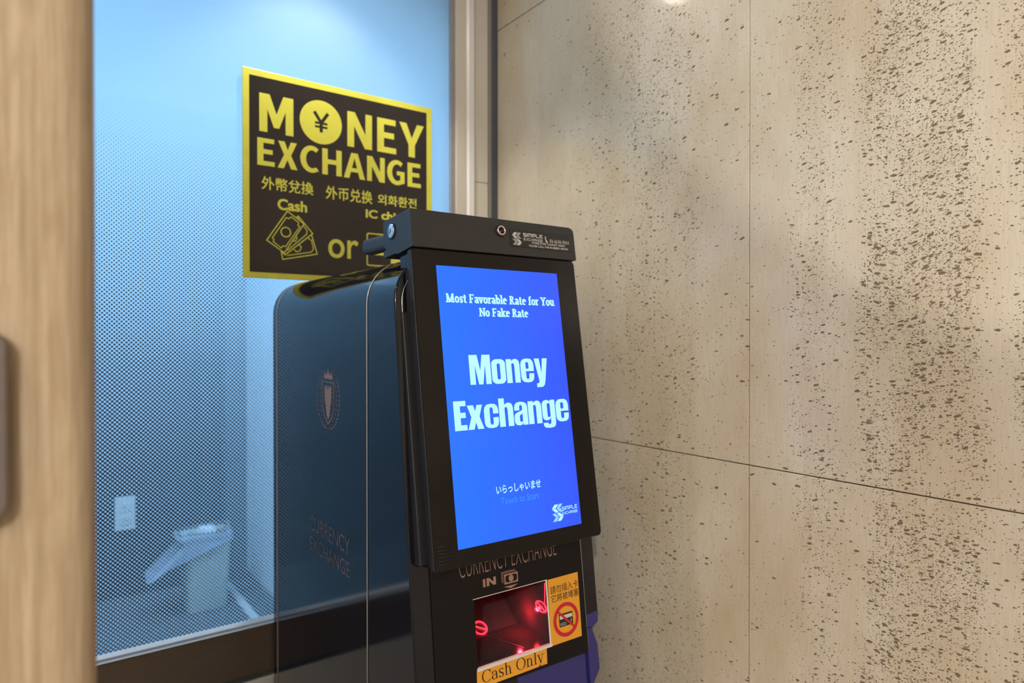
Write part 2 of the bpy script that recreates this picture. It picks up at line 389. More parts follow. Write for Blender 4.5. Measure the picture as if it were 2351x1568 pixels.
def serif_glyph(ch, W, H, T):
    """serif letters: W stem weight, H hairline weight, T serif thickness. returns (shapes, advance)"""
    s = []; k = .11 + W * .3
    def st(x, y0, y1, w=W): s.append(rect(x - w / 2, y0, x + w / 2, y1))
    def sf(x, y, hw=None, dx=0): hw = k if hw is None else hw; s.append(rect(x - hw + dx, y if y < .1 and y >= 0 else y - T, x + hw + dx, (y + T) if y < .1 and y >= 0 else y))
    def dg(a, b, c, d, w): s.append([(a - w / 2, b), (a + w / 2, b), (c + w / 2, d), (c - w / 2, d)])
    def ar(*a): s.append(arc(*a))
    if ch == 'o': ar(.25, .25, .25, .265, 0, 360, W, H); adv = .5
    elif ch == 'O': ar(.34, .35, .34, .365, 0, 360, W, H); adv = .68
    elif ch == 'C':
        ar(.34, .35, .34, .365, 42, 318, W, H); s.append([(.57, .48), (.61, .48), (.62, .70), (.585, .70)]); s.append([(.56, .60), (.60, .56), (.62, .64), (.585, .68)]); adv = .62
    elif ch == 'c': ar(.24, .25, .24, .265, 45, 318, W, H); s.append(ell(.40, .39, .05)); adv = .44
    elif ch == 'e': ar(.24, .25, .24, .265, 0, 312, W, H); s.append(rect(.05, .25, .48, .25 + max(H, .05))); adv = .48
    elif ch == 'a':
        st(.35, .03, .33); ar(.20, .33, .15 + W / 2, .18, 0, 150, W, H); s.append(ell(.08, .385, .045)); ar(.21, .145, .20, .155, 60, 330, W, H)
        s.append(seg(.22, .285, .36, .30, H)); s.append(seg(.34, .06, .45, .03, T * 1.4)); adv = .46
    elif ch == 's':
        ar(.19, .375, .155, .14, 20, 250, W * .9, H); ar(.19, .13, .17, .145, 70, -160, W * .9, H); s.append(seg(.10, .30, .28, .21, W))
        s.append(rect(.31, .36, .31 + T, .5)); s.append(rect(.03, 0, .03 + T, .14)); adv = .38
    elif ch == 'h' or ch == 'n':
        top = .74 if ch == 'h' else .5
        st(.13, 0, top); sf(.13, 0); s.append(rect(.13 - k, top - T, .13 + W / 2, top)); ar(.27, .30, .14 + W / 2, .215, 0, 165, W, H * 1.15); st(.41, 0, .31); sf(.41, 0); adv = .54
    elif ch == 'l': st(.13, 0, .74); sf(.13, 0); s.append(rect(.13 - k, .74 - T, .13 + W / 2, .74)); adv = .26
    elif ch == 'k': st(.13, 0, .74); sf(.13, 0); s.append(rect(.13 - k, .74 - T, .13 + W / 2, .74)); dg(.17, .18, .42, .48, H * 1.3); dg(.25, .29, .45, 0, W); sf(.40, .5); sf(.46, 0); adv = .55
    elif ch == 'b': st(.13, 0, .74); s.append(rect(.13 - k, .74 - T, .13 + W / 2, .74)); ar(.29, .25, .22, .265, -150, 150, W, H); adv = .53
    elif ch == 'r': st(.13, 0, .5); sf(.13, 0); s.append(rect(.13 - k, .5 - T, .13 + W / 2, .5)); ar(.28, .33, .15, .175, 60, 180, H * 1.4, H * 1.2); s.append(ell(.34, .44, .055)); adv = .38
    elif ch == 't': st(.17, .08, .64); s.append(rect(.03, .5 - T, .32, .5)); ar(.27, .11, .10 + W / 2, .12, 180, 310, W, H * 1.2); adv = .36
    elif ch == 'f': st(.16, 0, .60); sf(.16, 0); s.append(rect(.03, .5 - T, .32, .5)); ar(.28, .60, .12 + W / 2, .145, 60, 180, W, H * 1.2); adv = .34
    elif ch == 'v': dg(.08, .5, .23, 0, W); dg(.40, .5, .25, 0, H * 1.2); sf(.08, .5); sf(.40, .5); adv = .48
    elif ch == 'u': st(.12, .18, .5); s.append(rect(.12 - k, .5 - T, .12 + W / 2, .5)); ar(.26, .20, .14 + W / 2, .215, 180, 350, W, H * 1.15); st(.40, 0, .5); s.append(rect(.40 - k, .5 - T, .40, .5)); s.append(rect(.40, 0, .40 + k, T)); adv = .54
    elif ch == 'y': dg(.08, .5, .25, .0, W); dg(.42, .5, .19, -.20, H * 1.3); sf(.08, .5); sf(.42, .5); s.append(ell(.13, -.19, .055)); s.append(seg(.13, -.21, .2, -.2, H * 1.5)); adv = .48
    elif ch == 'M': st(.13, 0, .7, H * 1.3); st(.68, 0, .7); dg(.13, .7, .39, .02, W); dg(.66, .7, .41, .02, H * 1.3); sf(.13, 0); sf(.68, 0); s.append(rect(.02, .7 - T, .16, .7)); s.append(rect(.64, .7 - T, .80, .7)); adv = .84
    elif ch == 'N': st(.13, 0, .7, H * 1.3); st(.56, 0, .7, H * 1.3); dg(.13, .7, .56, 0, W); sf(.13, 0); sf(.56, .7); s.append(rect(.02, .7 - T, .16, .7)); adv = .68
    elif ch == 'F': st(.14, 0, .7); sf(.14, 0); s.append(rect(.02, .7 - T, .50, .7)); s.append(rect(.14, .35 - T / 2, .40, .35 + T / 2)); s.append(rect(.50 - T, .54, .50, .7)); s.append(rect(.40 - T, .26, .40, .44)); adv = .54
    elif ch == 'R': st(.14, 0, .7); sf(.14, 0); s.append(rect(.02, .7 - T, .3, .7)); ar(.30, .52, .20, .18, -90, 90, W, H); s.append(rect(.14, .34, .3, .34 + H)); dg(.28, .35, .52, 0, W); sf(.54, 0); adv = .62
    elif ch == 'Y': st(.30, 0, .33); sf(.30, 0); dg(.09, .7, .30, .30, W); dg(.51, .7, .31, .30, H * 1.3); sf(.09, .7); sf(.51, .7); adv = .60
    else: adv = .26
    return s, adv
def serif_text(name, s, x0, x1, base, cap, m, mp, parent, W=.09, H=.03, T=.025, gap=.05, off=.0004):
    pen = 0; al = []
    for ch in s:
        g, adv = serif_glyph(ch, W, H, T); al += [[(x + pen, y) for x, y in p] for p in g]; pen += adv + gap
    pen -= gap; kx = (x1 - x0) / pen; ky = cap / .7
    return shapes(name, [[[(x0 + x * kx, base + y * ky) for x, y in p]] for p in al], m, mp, parent, off)

def impact_glyph(ch):
    X = .83
    def rr(x0, y0, x1, y1, r=.12, ry=.1): return rrect(x0, y0, x1, y1, r, 5, ry)
    if ch == 'M': return [[[(0, 0), (0, 1), (.30, 1), (.39, .47), (.48, 1), (.78, 1), (.78, 0), (.58, 0), (.58, .66), (.47, 0), (.31, 0), (.20, .66), (.20, 0)]]], .78
    if ch == 'E': return [[[(0, 0), (0, 1), (.42, 1), (.42, .82), (.22, .82), (.22, .60), (.40, .60), (.40, .42), (.22, .42), (.22, .18), (.43, .18), (.43, 0)]]], .43
    if ch == 'o': return [[rr(0, -.01, .53, X + .01, .2, .16), rr(.205, .14, .325, X - .14, .055, .05)]], .53
    if ch == 'n' or ch == 'h':
        t = X if ch == 'n' else 1.0
        return [[rect(0, 0, .21, t)], [[(.205, .64), (.205, .76), (.28, .82), (.37, X + .01), (.46, X - .02), (.51, .74), (.53, .64), (.53, 0), (.32, 0), (.32, .60), (.30, .67), (.265, .69), (.225, .67)]]], .53
    if ch == 'e':
        return [[[(.53, .385), (.53, .62), (.50, .74), (.42, .82), (.27, X + .01), (.12, .82), (.03, .74), (0, .62), (0, .20), (.03, .08), (.12, .01), (.27, -.01), (.42, .01), (.50, .08), (.53, .20), (.53, .31),
                  (.33, .31), (.33, .18), (.31, .125), (.265, .11), (.22, .125), (.205, .18), (.205, .385)], rr(.205, .47, .325, .71, .05, .045)]], .53
    if ch == 'y': return [[[(0, X), (.21, X), (.28, .30), (.34, X), (.55, X), (.41, .02), (.37, -.12), (.29, -.19), (.05, -.20), (.05, -.06), (.13, -.05), (.165, .01)]]], .55
    if ch == 'x': return [[[(0, X), (.22, X), (.28, .62), (.34, X), (.54, X), (.42, .43), (.56, 0), (.34, 0), (.28, .24), (.21, 0), (0, 0), (.13, .43)]]], .56
    if ch == 'c':
        return [[[(.52, .49), (.52, .62), (.49, .74), (.41, .82), (.27, X + .01), (.12, .82), (.03, .74), (0, .62), (0, .20), (.03, .08), (.12, .01), (.27, -.01), (.41, .01), (.49, .08), (.52, .20), (.52, .36),
                  (.325, .36), (.325, .18), (.31, .125), (.265, .11), (.22, .125), (.205, .18), (.205, .64), (.22, .70), (.265, .715), (.31, .70), (.325, .64), (.325, .49)]]], .52
    if ch == 'a':
        return [[[(.02, .53), (.02, .66), (.05, .76), (.13, .82), (.27, X + .01), (.42, .81), (.50, .74), (.52, .64), (.52, 0), (.33, 0), (.33, .07), (.27, .01), (.18, -.01), (.07, .02), (.01, .10), (0, .20), (0, .30), (.03, .40), (.12, .46),
                  (.27, .51), (.32, .56), (.32, .66), (.30, .71), (.265, .72), (.23, .71), (.21, .66), (.21, .53)], [(.205, .16), (.205, .31), (.23, .36), (.32, .41), (.32, .16), (.30, .125), (.265, .115), (.22, .125)]]], .52
    if ch == 'g':
        return [[[(.53, X), (.33, X), (.33, .77), (.27, .82), (.17, X + .01), (.07, .81), (.01, .74), (0, .64), (0, .26), (.02, .16), (.08, .10), (.17, .08), (.26, .10), (.33, .16), (.33, .02), (.31, -.05), (.265, -.065), (.22, -.05),
                  (.205, 0), (.01, 0), (.03, -.12), (.10, -.18), (.27, -.20), (.44, -.18), (.51, -.11), (.53, .02)], rr(.205, .20, .325, .71, .05, .045)]], .53
    return [], .2
def impact_text(name, s, x0, x1, base, cap, m, mp, parent, gap=.035, off=.0005):
    pen = 0; al = []
    for ch in s:
        g, adv = impact_glyph(ch)
        al += [[[(x + pen, y) for x, y in l] for l in sh] for sh in g]; pen += adv + gap
    pen -= gap; kx = (x1 - x0) / pen
    return shapes(name, [[[(x0 + x * kx, base + y * cap) for x, y in l] for l in sh] for sh in al], m, mp, parent, off)

def bold_glyph(ch, W=.235):
    if ch == 'M': return [[[(0, 0), (0, 1), (.27, 1), (.45, .50), (.63, 1), (.90, 1), (.90, 0), (.69, 0), (.69, .60), (.52, .14), (.38, .14), (.21, .60), (.21, 0)]]], .90
    if ch == 'N': return [[[(0, 0), (0, 1), (.22, 1), (.54, .40), (.54, 1), (.74, 1), (.74, 0), (.52, 0), (.20, .60), (.20, 0)]]], .74
    if ch == 'E': return [[[(0, 0), (0, 1), (.58, 1), (.58, .83), (.21, .83), (.21, .60), (.53, .60), (.53, .43), (.21, .43), (.21, .17), (.60, .17), (.60, 0)]]], .60
    if ch == 'Y': return [[[(.24, 0), (.24, .37), (-.06, 1), (.17, 1), (.345, .57), (.52, 1), (.75, 1), (.45, .37), (.45, 0)]]], .69
    if ch == 'X': return [[[(0, 0), (.23, .51), (.02, 1), (.25, 1), (.36, .69), (.47, 1), (.69, 1), (.48, .51), (.71, 0), (.48, 0), (.35, .33), (.22, 0)]]], .71
    if ch == 'H': return [[[(0, 0), (0, 1), (.21, 1), (.21, .60), (.54, .60), (.54, 1), (.75, 1), (.75, 0), (.54, 0), (.54, .42), (.21, .42), (.21, 0)]]], .75
    if ch == 'A': return [[[(-.02, 0), (.28, 1), (.54, 1), (.84, 0), (.62, 0), (.555, .25), (.265, .25), (.20, 0)], [(.305, .41), (.515, .41), (.41, .80)]]], .82
    if ch in 'CG':
        o = [(.42 + .42 * math.cos(math.radians(a)), .5 + .515 * math.sin(math.radians(a))) for a in range(52, 311 if ch == 'C' else 296, 9)]
        i = [(.44 + .225 * math.cos(math.radians(a)), .5 + .34 * math.sin(math.radians(a))) for a in range(46, 316 if ch == 'C' else 300, 9)]
        if ch == 'C': return [[[*o, (.70, .05), (.61, .20), *i[::-1][1:-1], (.60, .79)]]], .72
        return [[[*o, (.76, .09), (.76, .56), (.42, .56), (.42, .40), (.57, .40), (.57, .19), *i[::-1], (.60, .79)]]], .79
    return [], .3
def bold_text(name, s, x0, x1, z0, z1, m, mp, parent, gap=.10, off=.0006):
    pen = 0; al = []
    for ch in s:
        g, adv = bold_glyph(ch); al += [[[(x + pen, y) for x, y in l] for l in sh] for sh in g]; pen += adv + gap
    pen -= gap; kx = (x1 - x0) / pen
    return shapes(name, [[[(x0 + x * kx, z0 + y * (z1 - z0)) for x, y in l] for l in sh] for sh in al], m, mp, parent, off)

def wide_text(name, s, x0, x1, z0, z1, m, mp, parent, w=.17, off=.0004):
    """squared wide lettering for the logo type"""
    G_ = {'S': [(1, 1), (0, 1), (0, .5), (1, .5), (1, 0), (0, 0)], 'I': [(.5, 0), (.5, 1)], 'L': [(0, 1), (0, 0), (1, 0)], 'P': [(0, 0), (0, 1), (1, 1), (1, .42), (0, .42)],
          'C': [(1, 1), (0, 1), (0, 0), (1, 0)], 'G': [(1, 1), (0, 1), (0, 0), (1, 0), (1, .5), (.5, .5)], 'N': [(0, 0), (0, 1), (1, 0), (1, 1)]}
    P2 = {'E': [[(1, 1), (0, 1), (0, 0), (1, 0)], [(0, .5), (.9, .5)]], 'M': [[(0, 0), (0, 1), (1, 1), (1, 0)], [(.5, 1), (.5, .1)]], 'X': [[(0, 0), (1, 1)], [(0, 1), (1, 0)]],
          'H': [[(0, 0), (0, 1)], [(1, 0), (1, 1)], [(0, .5), (1, .5)]], 'A': [[(0, 0), (0, 1), (1, 1), (1, 0)], [(0, .42), (1, .42)]]}
    wd = {'I': .16, 'M': 1.25}; pen = 0; al = []
    for ch in s:
        cw = wd.get(ch, 1.0)
        for pl in P2.get(ch) or [G_[ch]]:
            q = [(pen + .1 + x * (cw - .2) if ch != 'I' else pen + cw / 2, .09 + y * .82) for x, y in pl]
            al += line(q, w)
        pen += cw + .18
    pen -= .18
    kx, kz = (x1 - x0) / pen, z1 - z0
    return shapes(name, [[[(x0 + x * kx, z0 + y * kz) for x, y in l] for l in sh] for sh in al], m, mp, parent, off)

# ================================================================== THE ROOM
GY, WX = 1.742, 1.19           # glass front, stone wall face
def structure(name, a, b, m, label=None, parent=None, bev=0):
    o = box(name, a, b, m, parent, bev); o['kind'] = 'structure'
    if label: o['label'] = label
    return o
structure('floor', (-2.8, -3.2, -.10), (1.24, 1.735, 0), M['lobby'], 'smooth brown-grey stone floor of the lobby')
fl = empty('floor_back_room', (.1, 3.1, -.02), 'grey tiled floor seen through the dotted glass', kind='structure')
obj('joint_bed', [(-2.8, 1.80, -.004), (1.1, 1.80, -.004), (1.1, 4.45, -.004), (-2.8, 4.45, -.004), (-2.8, 1.80, -.08), (1.1, 1.80, -.08), (1.1, 4.45, -.08), (-2.8, 4.45, -.08)],
    [(0, 1, 2, 3), (4, 7, 6, 5), (0, 4, 5, 1), (1, 5, 6, 2), (2, 6, 7, 3), (3, 7, 4, 0)], M['tilejoint'], fl)
tproto = None
for i in range(6):
    for j in range(6):
        x, y = 1.09 - .45 * (i + 1), 1.80 + .44 * j
        if tproto is None:
            tproto = box('floor_tile', (x + .002, y + .002, -.004), (x + .446, y + .436, 0), M['tile'], fl, .0012, 1); tl0 = (x, y)
        else:
            t = tproto.copy(); C.objects.link(t); t.location = tproto.location + Vector((x - tl0[0], y - tl0[1], 0))
ceil = structure('ceiling', (-2.8, -3.2, CEIL), (1.30, 4.5, CEIL + .1), M['white'], 'white plaster ceiling above the lobby')
def put(o, parent):
    o.parent = parent; o.location = o.location - origin(parent); return o
for i, (x, y) in enumerate(DOWN):
    d = lathe('downlight', [(.062, 0), (.062, -.006), (.046, -.006), (.044, .012), (.0005, .012)], M['lampring'], lambda a, b, h, x=x, y=y: Vector((x + a, y + b, CEIL + h)), ceil)
    lathe('lens', [(.040, 0), (.040, -.004), (.0005, -.004)], M['lamp'], lambda a, b, h, x=x, y=y: Vector((x + a, y + b, CEIL - .001 + h)), d)
structure('wall_left', (-2.9, -3.2, 0), (-2.8, 4.5, CEIL), M['white'])
structure('wall_behind_camera', (-2.8, -3.3, 0), (1.3, -3.2, CEIL), M['white'])
structure('wall_far', (-2.8, 4.4, 0), (1.075, 4.5, CEIL), M['dark'], 'dark charcoal back wall of the room behind the dotted glass')
structure('wall_far_right', (1.075, 1.84, 0), (1.19, 4.5, CEIL), M['cool'], 'pale wall at the right of the room behind the glass')
structure('trim_far_corner', (.955, 4.30, 0), (1.075, 4.4, CEIL), mat('slate_pillar', (.07, .085, .10), .6, grain=.1), 'slate-grey corner pillar behind the glass')
structure('baseboard_far_right', (1.062, 1.84, 0), (1.075, 4.30, .07), mat('grey_baseboard', (.22, .22, .23), .5, grain=.05), 'grey baseboard below the pale wall behind the glass')

# stone wall made of separate travertine panels
wall = structure('wall_right', (WX + .012, -3.2, 0), (WX + .11, 1.80, CEIL), M['grout'], 'honed beige travertine wall of tall pitted stone panels')
zs = [0, 1.222, 2.444, CEIL]; ys = [-2.833, -1.918, -1.003, -.088, .827, 1.735]
for i in range(5):
    for k in range(3):
        g = .0011; pr = random.uniform(-.0003, .0003)
        box('stone_panel', (WX + pr, ys[i] + g, zs[k] + g), (WX + .013, ys[i + 1] - g, zs[k + 1] - g), M['trav'], wall, .0008, 1)

# glass partition with the dotted film
win = empty('window_1', (.1, GY, .64), 'full-height glass partition with a light blue dotted film', kind='structure')
box('glass_pane', (-2.8, GY, .758), (1.03, GY + .008, CEIL), M['glass'], win)
obj('dotted_film', [(-2.8, GY + .009, .758), (1.03, GY + .009, .758), (1.03, GY + .009, CEIL), (-2.8, GY + .009, CEIL)], [(0, 1, 2, 3)], M['film'], win)['label'] = 'frosted dots dense at the top and sparse below'
box('bottom_rail', (-2.8, GY - .006, .640), (1.024, GY + .05, .758), M['bronze'], win, .0015)['label'] = 'dark bronze bottom rail'
for za, zb in ((.7582, .7655), (.7680, .7765)):
    prism('glazing_bead', [(GY - .0005, za), (GY - .0085, za), (GY - .0085, za + .0015), (GY - .0020, zb), (GY - .0005, zb)], -2.8, 1.024, M['edge'], win, lambda a, b, h: Vector((h, a, b)))
box('shadow_gap', (-2.8, GY + .012, .622), (1.024, GY + .05, .640), M['gap'], win)
box('kick_panel', (-2.8, GY - .004, .0), (1.024, GY + .05, .622), M['steel'], win, .0015)['label'] = 'satin steel kick panel'
# upright frame sections between the glass and the stone
fr = empty('trim_1', (1.10, GY, 0), 'beige metal upright frame between the blue glass and the stone wall', kind='structure')
box('seal', (1.024, GY - .002, 0), (1.039, GY + .05, CEIL), M['alugrey'], fr, .001)
box('frame_face', (1.039, GY - .010, 0), (1.073, GY + .05, CEIL), M['alu'], fr, .0012)
prism('frame_rib', [(1.074, GY + .03), (1.074, GY - .006), (1.082, GY - .014), (1.100, GY - .014), (1.1055, GY - .004), (1.1055, GY + .03)], 0, CEIL, M['alubright'], fr, lambda a, b, h: Vector((a, b, h)))
box('frame_cover', (1.1065, GY - .008, 0), (1.153, GY + .05, 1.9605), M['alu'], fr, .0012)
box('frame_cover', (1.1065, GY - .008, 1.9620), (1.153, GY + .05, CEIL), M['alu'], fr, .0012)
box('seal', (1.1535, GY - .003, 0), (1.170, GY + .05, CEIL), M['alugrey'], fr, .001)
box('shadow_gap', (1.170, GY + .004, 0), (WX + .012, GY + .05, CEIL), M['gap'], fr)

# oak door leaf standing open at the left, with its handle plate
door = empty('door_1', (-.4, .62, 0), 'pale oak door leaf at the left edge with a grey handle plate', kind='structure')
pts = [(-.80, .600), (.0185, .600)] + [(.0185 + .0225 * math.sin(math.radians(a)), .6225 - .0225 * math.cos(math.radians(a))) for a in range(10, 181, 10)] + [(-.80, .645)]
prism('door_panel', pts, .01, 2.40, M['wood'], door, lambda a, b, h: Vector((a, b, h)), 0)
hp = prism('handle_plate', rrect(-.060, 1.3525, -.0138, 1.4895, .014), 0, .012, M['handle'], door, lambda a, b, h: Vector((a, .600 - h, b)), .002)
hp['label'] = 'grey rounded handle plate'

# ================================================================== POSTER ON THE GLASS
po = empty('exchange_sign', (.69, GY - .002, 1.63), 'square black and yellow MONEY EXCHANGE sign stuck on the blue glass', 'sign')
box('board', (.4263, GY - .0042, 1.633), (.9587, GY - .0005, 2.156), M['pyel'], po, .0008)['label'] = 'yellow acrylic board showing as border'
pm = lambda a, b, h: Vector((a, GY - .0042 - h, b))
shapes('black_field', [[rect(.4425, 1.6485, .9405, 2.1395)]], M['pblack'], pm, po, .0003)
bold_text('lettering', 'M', .4665, .552, 2.003, 2.0995, M['pyel'], pm, po)
shapes('yen_coin', [[ell(.6255, 2.0535, .0570, .0575, 56)]], M['pyel'], pm, po, .0006)
shapes('yen_mark', line([(.6085, 2.077), (.6255, 2.052)], .0085) + line([(.6425, 2.077), (.6255, 2.052)], .0085) + line([(.6255, 2.055), (.6255, 2.030)], .0085)
       + line([(.6105, 2.051), (.6405, 2.051)], .0055) + line([(.6105, 2.041), (.6405, 2.041)], .0055), M['ink'], pm, po, .0008)
bold_text('lettering', 'NEY', .698, .9255, 2.003, 2.0985, M['pyel'], pm, po, .16)
bold_text('lettering', 'EXCHANGE', .4615, .9215, 1.9175, 1.9865, M['pyel'], pm, po)
text('lettering', '外幣兌換', .472, .604, 1.8575, 1.8905, M['pyel'], pm, po, .0, .0006, fat=.0005)
text('lettering', '外币兑换', .638, .770, 1.8535, 1.8885, M['pyel'], pm, po, .0, .0006, fat=.0005)
text('lettering', '외화환전', .787, .907, 1.8555, 1.8845, M['pyel'], pm, po, .0, .0006, fat=.0005)
text('lettering', 'Cash', .512, .5865, 1.8105, 1.8385, M['pyel'], pm, po, .012, .0006, fat=.0008)
text('lettering', 'IC chip', .7515, .860, 1.808, 1.8375, M['pyel'], pm, po, .012, .0006, fat=.0008)
text('lettering', 'or', .645, .728, 1.6975, 1.7475, M['pyel'], pm, po, .0, .0006, fat=.0010)
b1 = [(.536, 1.809), (.484, 1.73), (.528, 1.701), (.579, 1.78)]
w = .0026
sh = line(b1, w, True)
sh += line([(0.533, 1.792), (0.54, 1.79), (0.546, 1.795), (0.565, 1.782), (0.563, 1.775), (0.568, 1.772), (0.531, 1.717), (0.525, 1.719), (0.52, 1.713), (0.5, 1.728), (0.502, 1.733), (0.498, 1.737)], w * .85, True)
sh += [[ell(.532, 1.7545, .0135), ell(.532, 1.7545, .0108)]]
sh += line([(.566, 1.789), (.564, 1.799), (.602, 1.757), (.530, 1.696)], w) + line([(.558, 1.794), (.564, 1.799)], w) + line([(.578, 1.775), (.587, 1.763), (.586, 1.754), (.536, 1.708)], w * .85)
sh += line([(.558, 1.749), (.561, 1.742), (.556, 1.733), (.549, 1.734)], w * .85) + line([(.599, 1.753), (.614, 1.704), (.524, 1.684), (.520, 1.704), (.530, 1.696)], w)
sh += line([(.59, 1.744), (.599, 1.738), (.604, 1.716), (.598, 1.708), (.536, 1.695)], w * .85) + line([(.565, 1.726), (.572, 1.719), (.568, 1.709), (.559, 1.706), (.553, 1.711)], w * .85)
shapes('banknote_icon', sh, M['pyel'], pm, po, .0006)
sh = [[rrect(.753, 1.682, .870, 1.7735, .006), rrect(.7565, 1.6855, .8665, 1.770, .004)], [rect(.762, 1.7135, .862, 1.7255)], [rect(.826, 1.692, .858, 1.7065)]]
shapes('card_icon', sh, M['pyel'], pm, po, .0006)

# ================================================================== THE EXCHANGE MACHINE
XL, XR, TOP, RAD = .495, .893, 1.626, .083
SL = .12
def fy(z): return .974 + SL * (z - 1.101)
KY = Vector((.694, 1.34, 0))
kio = empty('currency_exchange_machine', KY, 'tall black currency exchange machine with tilted blue touch screen', 'machine')
def arch(inset=0, top=TOP, z0=.03, n=12, step=None):
    r = RAD - inset; p = [(XL + inset, z0)]
    if step: p += [(XL + inset, z) for z in step]
    for k in range(n + 1):
        a = PI - PI / 2 * k / n; p.append((XL + RAD + r * math.cos(a), top - RAD + r * math.sin(a)))
    for k in range(n + 1):
        a = PI / 2 - PI / 2 * k / n; p.append((XR - RAD + r * math.cos(a), top - RAD + r * math.sin(a)))
    if step: p += [(XR - inset, z) for z in reversed(step)]
    p.append((XR - inset, z0)); return p
def shell(name, y0, y1, m, bev=.0012, slant=False, hollow=0):
    bm = bmesh.new(); pts = arch()
    f = [bm.verts.new((x, fy(z) if slant else y0, z)) for x, z in pts]; b = [bm.verts.new((x, y1, z)) for x, z in pts]
    n = len(pts); front = bm.faces.new(f); bm.faces.new(b[::-1])
    for i in range(n): bm.faces.new((f[i], b[i], b[(i + 1) % n], f[(i + 1) % n]))
    bmesh.ops.recalc_face_normals(bm, faces=bm.faces)
    if bev:
        es = [e for e in bm.edges if (all(v in f for v in e.verts) or all(v in b for v in e.verts))]
        bmesh.ops.bevel(bm, geom=es, offset=bev, segments=3, affect='EDGES', profile=.5)
    return bm
def smooth_auto(o, ang=35):
    me = o.data
    for p in me.polygons: p.use_smooth = True
    bm = bmesh.new(); bm.from_mesh(me)
    for e in bm.edges: e.smooth = len(e.link_faces) == 2 and e.calc_face_angle(0) < math.radians(ang)
    bm.to_mesh(me); bm.free()
    w_ = o.modifiers.new('weighted', 'WEIGHTED_NORMAL'); w_.keep_sharp = True; w_.weight = 100
smooth_auto(bm_obj('rear_cover', shell('', 1.6895, 1.726, M['black'], .004), M['black'], kio))
smooth_auto(bm_obj('side_cover', shell('', 1.1422, 1.6872, M['black'], .0012), M['black'], kio))
fc = bm_obj('front_cover', shell('', 0, 1.1395, M['black'], .0035, True), M['black'], kio)
# opening for the cash slot and for the blue lower cover, cut out of the front cover
def carve(target, verts_boxes):
    bm = bmesh.new()
    for a, b in verts_boxes: add_box(bm, a, b)
    cut = bm_obj('cutter', bm, M['inner'])
    md = target.modifiers.new('cut', 'BOOLEAN'); md.object = cut; md.solver = 'EXACT'; md.operation = 'DIFFERENCE'
    bpy.context.view_layer.update(); dg = bpy.context.evaluated_depsgraph_get(); dg.update()
    me = bpy.data.meshes.new_from_object(target.evaluated_get(dg)); target.modifiers.clear(); old = target.data; target.data = me; me.name = target.name
    bpy.data.objects.remove(cut)
for cb in (((.612, .8, .922), (.768, 1.125, 1.035)), ((.692, .8, .02), (1.0, 1.04, .885)), ((.8585, .81, .60), (1.01, 1.041, .951))): carve(fc, [cb])
smooth_auto(fc)
fm = lambda a, b, h: Vector((a, fy(b) - h, b))
# champagne inlay lines over the covers and chrome edge at the front
tube('inlay_trim', [(x, 1.1408, z) for x, z in arch(-.0002)], .0013, M['seam'], kio, 6)['label'] = 'champagne inlay line at the front joint'
tube('inlay_trim', [(x, 1.6883, z) for x, z in arch(-.0002)], .0016, M['seam'], kio, 6)['label'] = 'champagne inlay line near the back'
zz = [.03 + .1 * k for k in range(15)]
tube('edge_trim', [(x, fy(z) + .0012, z) for x, z in arch(.0009, step=zz)], .0009, M['chrome'], kio, 6)['label'] = 'thin chrome line along the front edge'
tube('edge_trim', [(x, fy(z) - .0002, z) for x, z in arch(.0135, top=TOP - .003, z0=1.35)], .0007, M['chrome'], kio, 6)

# front fascia with the slot opening
def fascia():
    outer = [(.5305, .8855), (.8585, .8855), (.8585, 1.60), (.5305, 1.60)]; hole = [(.6115, .9215), (.7685, .9215), (.7685, 1.0355), (.6115, 1.0355)]
    loops = [[Vector((x, y, 0)) for x, y in l] for l in (outer, hole)]; tri = tessellate_polygon(loops); P = outer + hole
    V = [fm(x, z, .0022) for x, z in P] + [fm(x, z, .0002) for x, z in P]
    F_ = [list(t) for t in tri]
    for o, n in ((0, 4), (4, 4)):
        for i in range(n): F_.append([o + i, o + (i + 1) % n, 8 + o + (i + 1) % n, 8 + o + i])
    return obj('front_panel', V, F_, M['blackf'], kio)
fp = fascia(); fp['label'] = 'dark fascia around the cash slot'
tube('edge_trim', [fm(.8588, z, .0022) for z in (.886, 1.0, 1.10, 1.2)], .0005, M['chrome'], kio, 6)
text('lettering', 'CURRENCY EXCHANGE', .586, .798, 1.0755, 1.1110, M['gold'], fm, fp, -.020, .0026)
bold_text('lettering', 'N', .6395, .659, 1.0515, 1.0650, M['gold'], fm, fp, off=.0026)
shapes('lettering', [[rect(.632, 1.0515, .6368, 1.0650)]], M['gold'], fm, fp, .0026)
bx = .706 - .671
sh = line([(.6715, 1.0520), (.6715, 1.0685), (.7000, 1.0685)], .0010) + line([(.6740, 1.0500), (.6740, 1.0662), (.7030, 1.0662)], .0010)
sh += [[rect(.6765, 1.0468, .7065, 1.0640), [(.6790, 1.0512), (.6805, 1.0512), (.6812, 1.0494), (.7018, 1.0494), (.7025, 1.0512), (.7043, 1.0512), (.7043, 1.0596), (.7025, 1.0596), (.7018, 1.0614), (.6812, 1.0614), (.6805, 1.0596), (.6790, 1.0596)]], [ell(.6915, 1.0554, .0054, .0057)]]
sh += [[[(.6745, 1.0432), (.7060, 1.0432), (.6903, 1.0385)]]]
shapes('banknote_icon', sh, M['gold'], fm, fp, .0026)

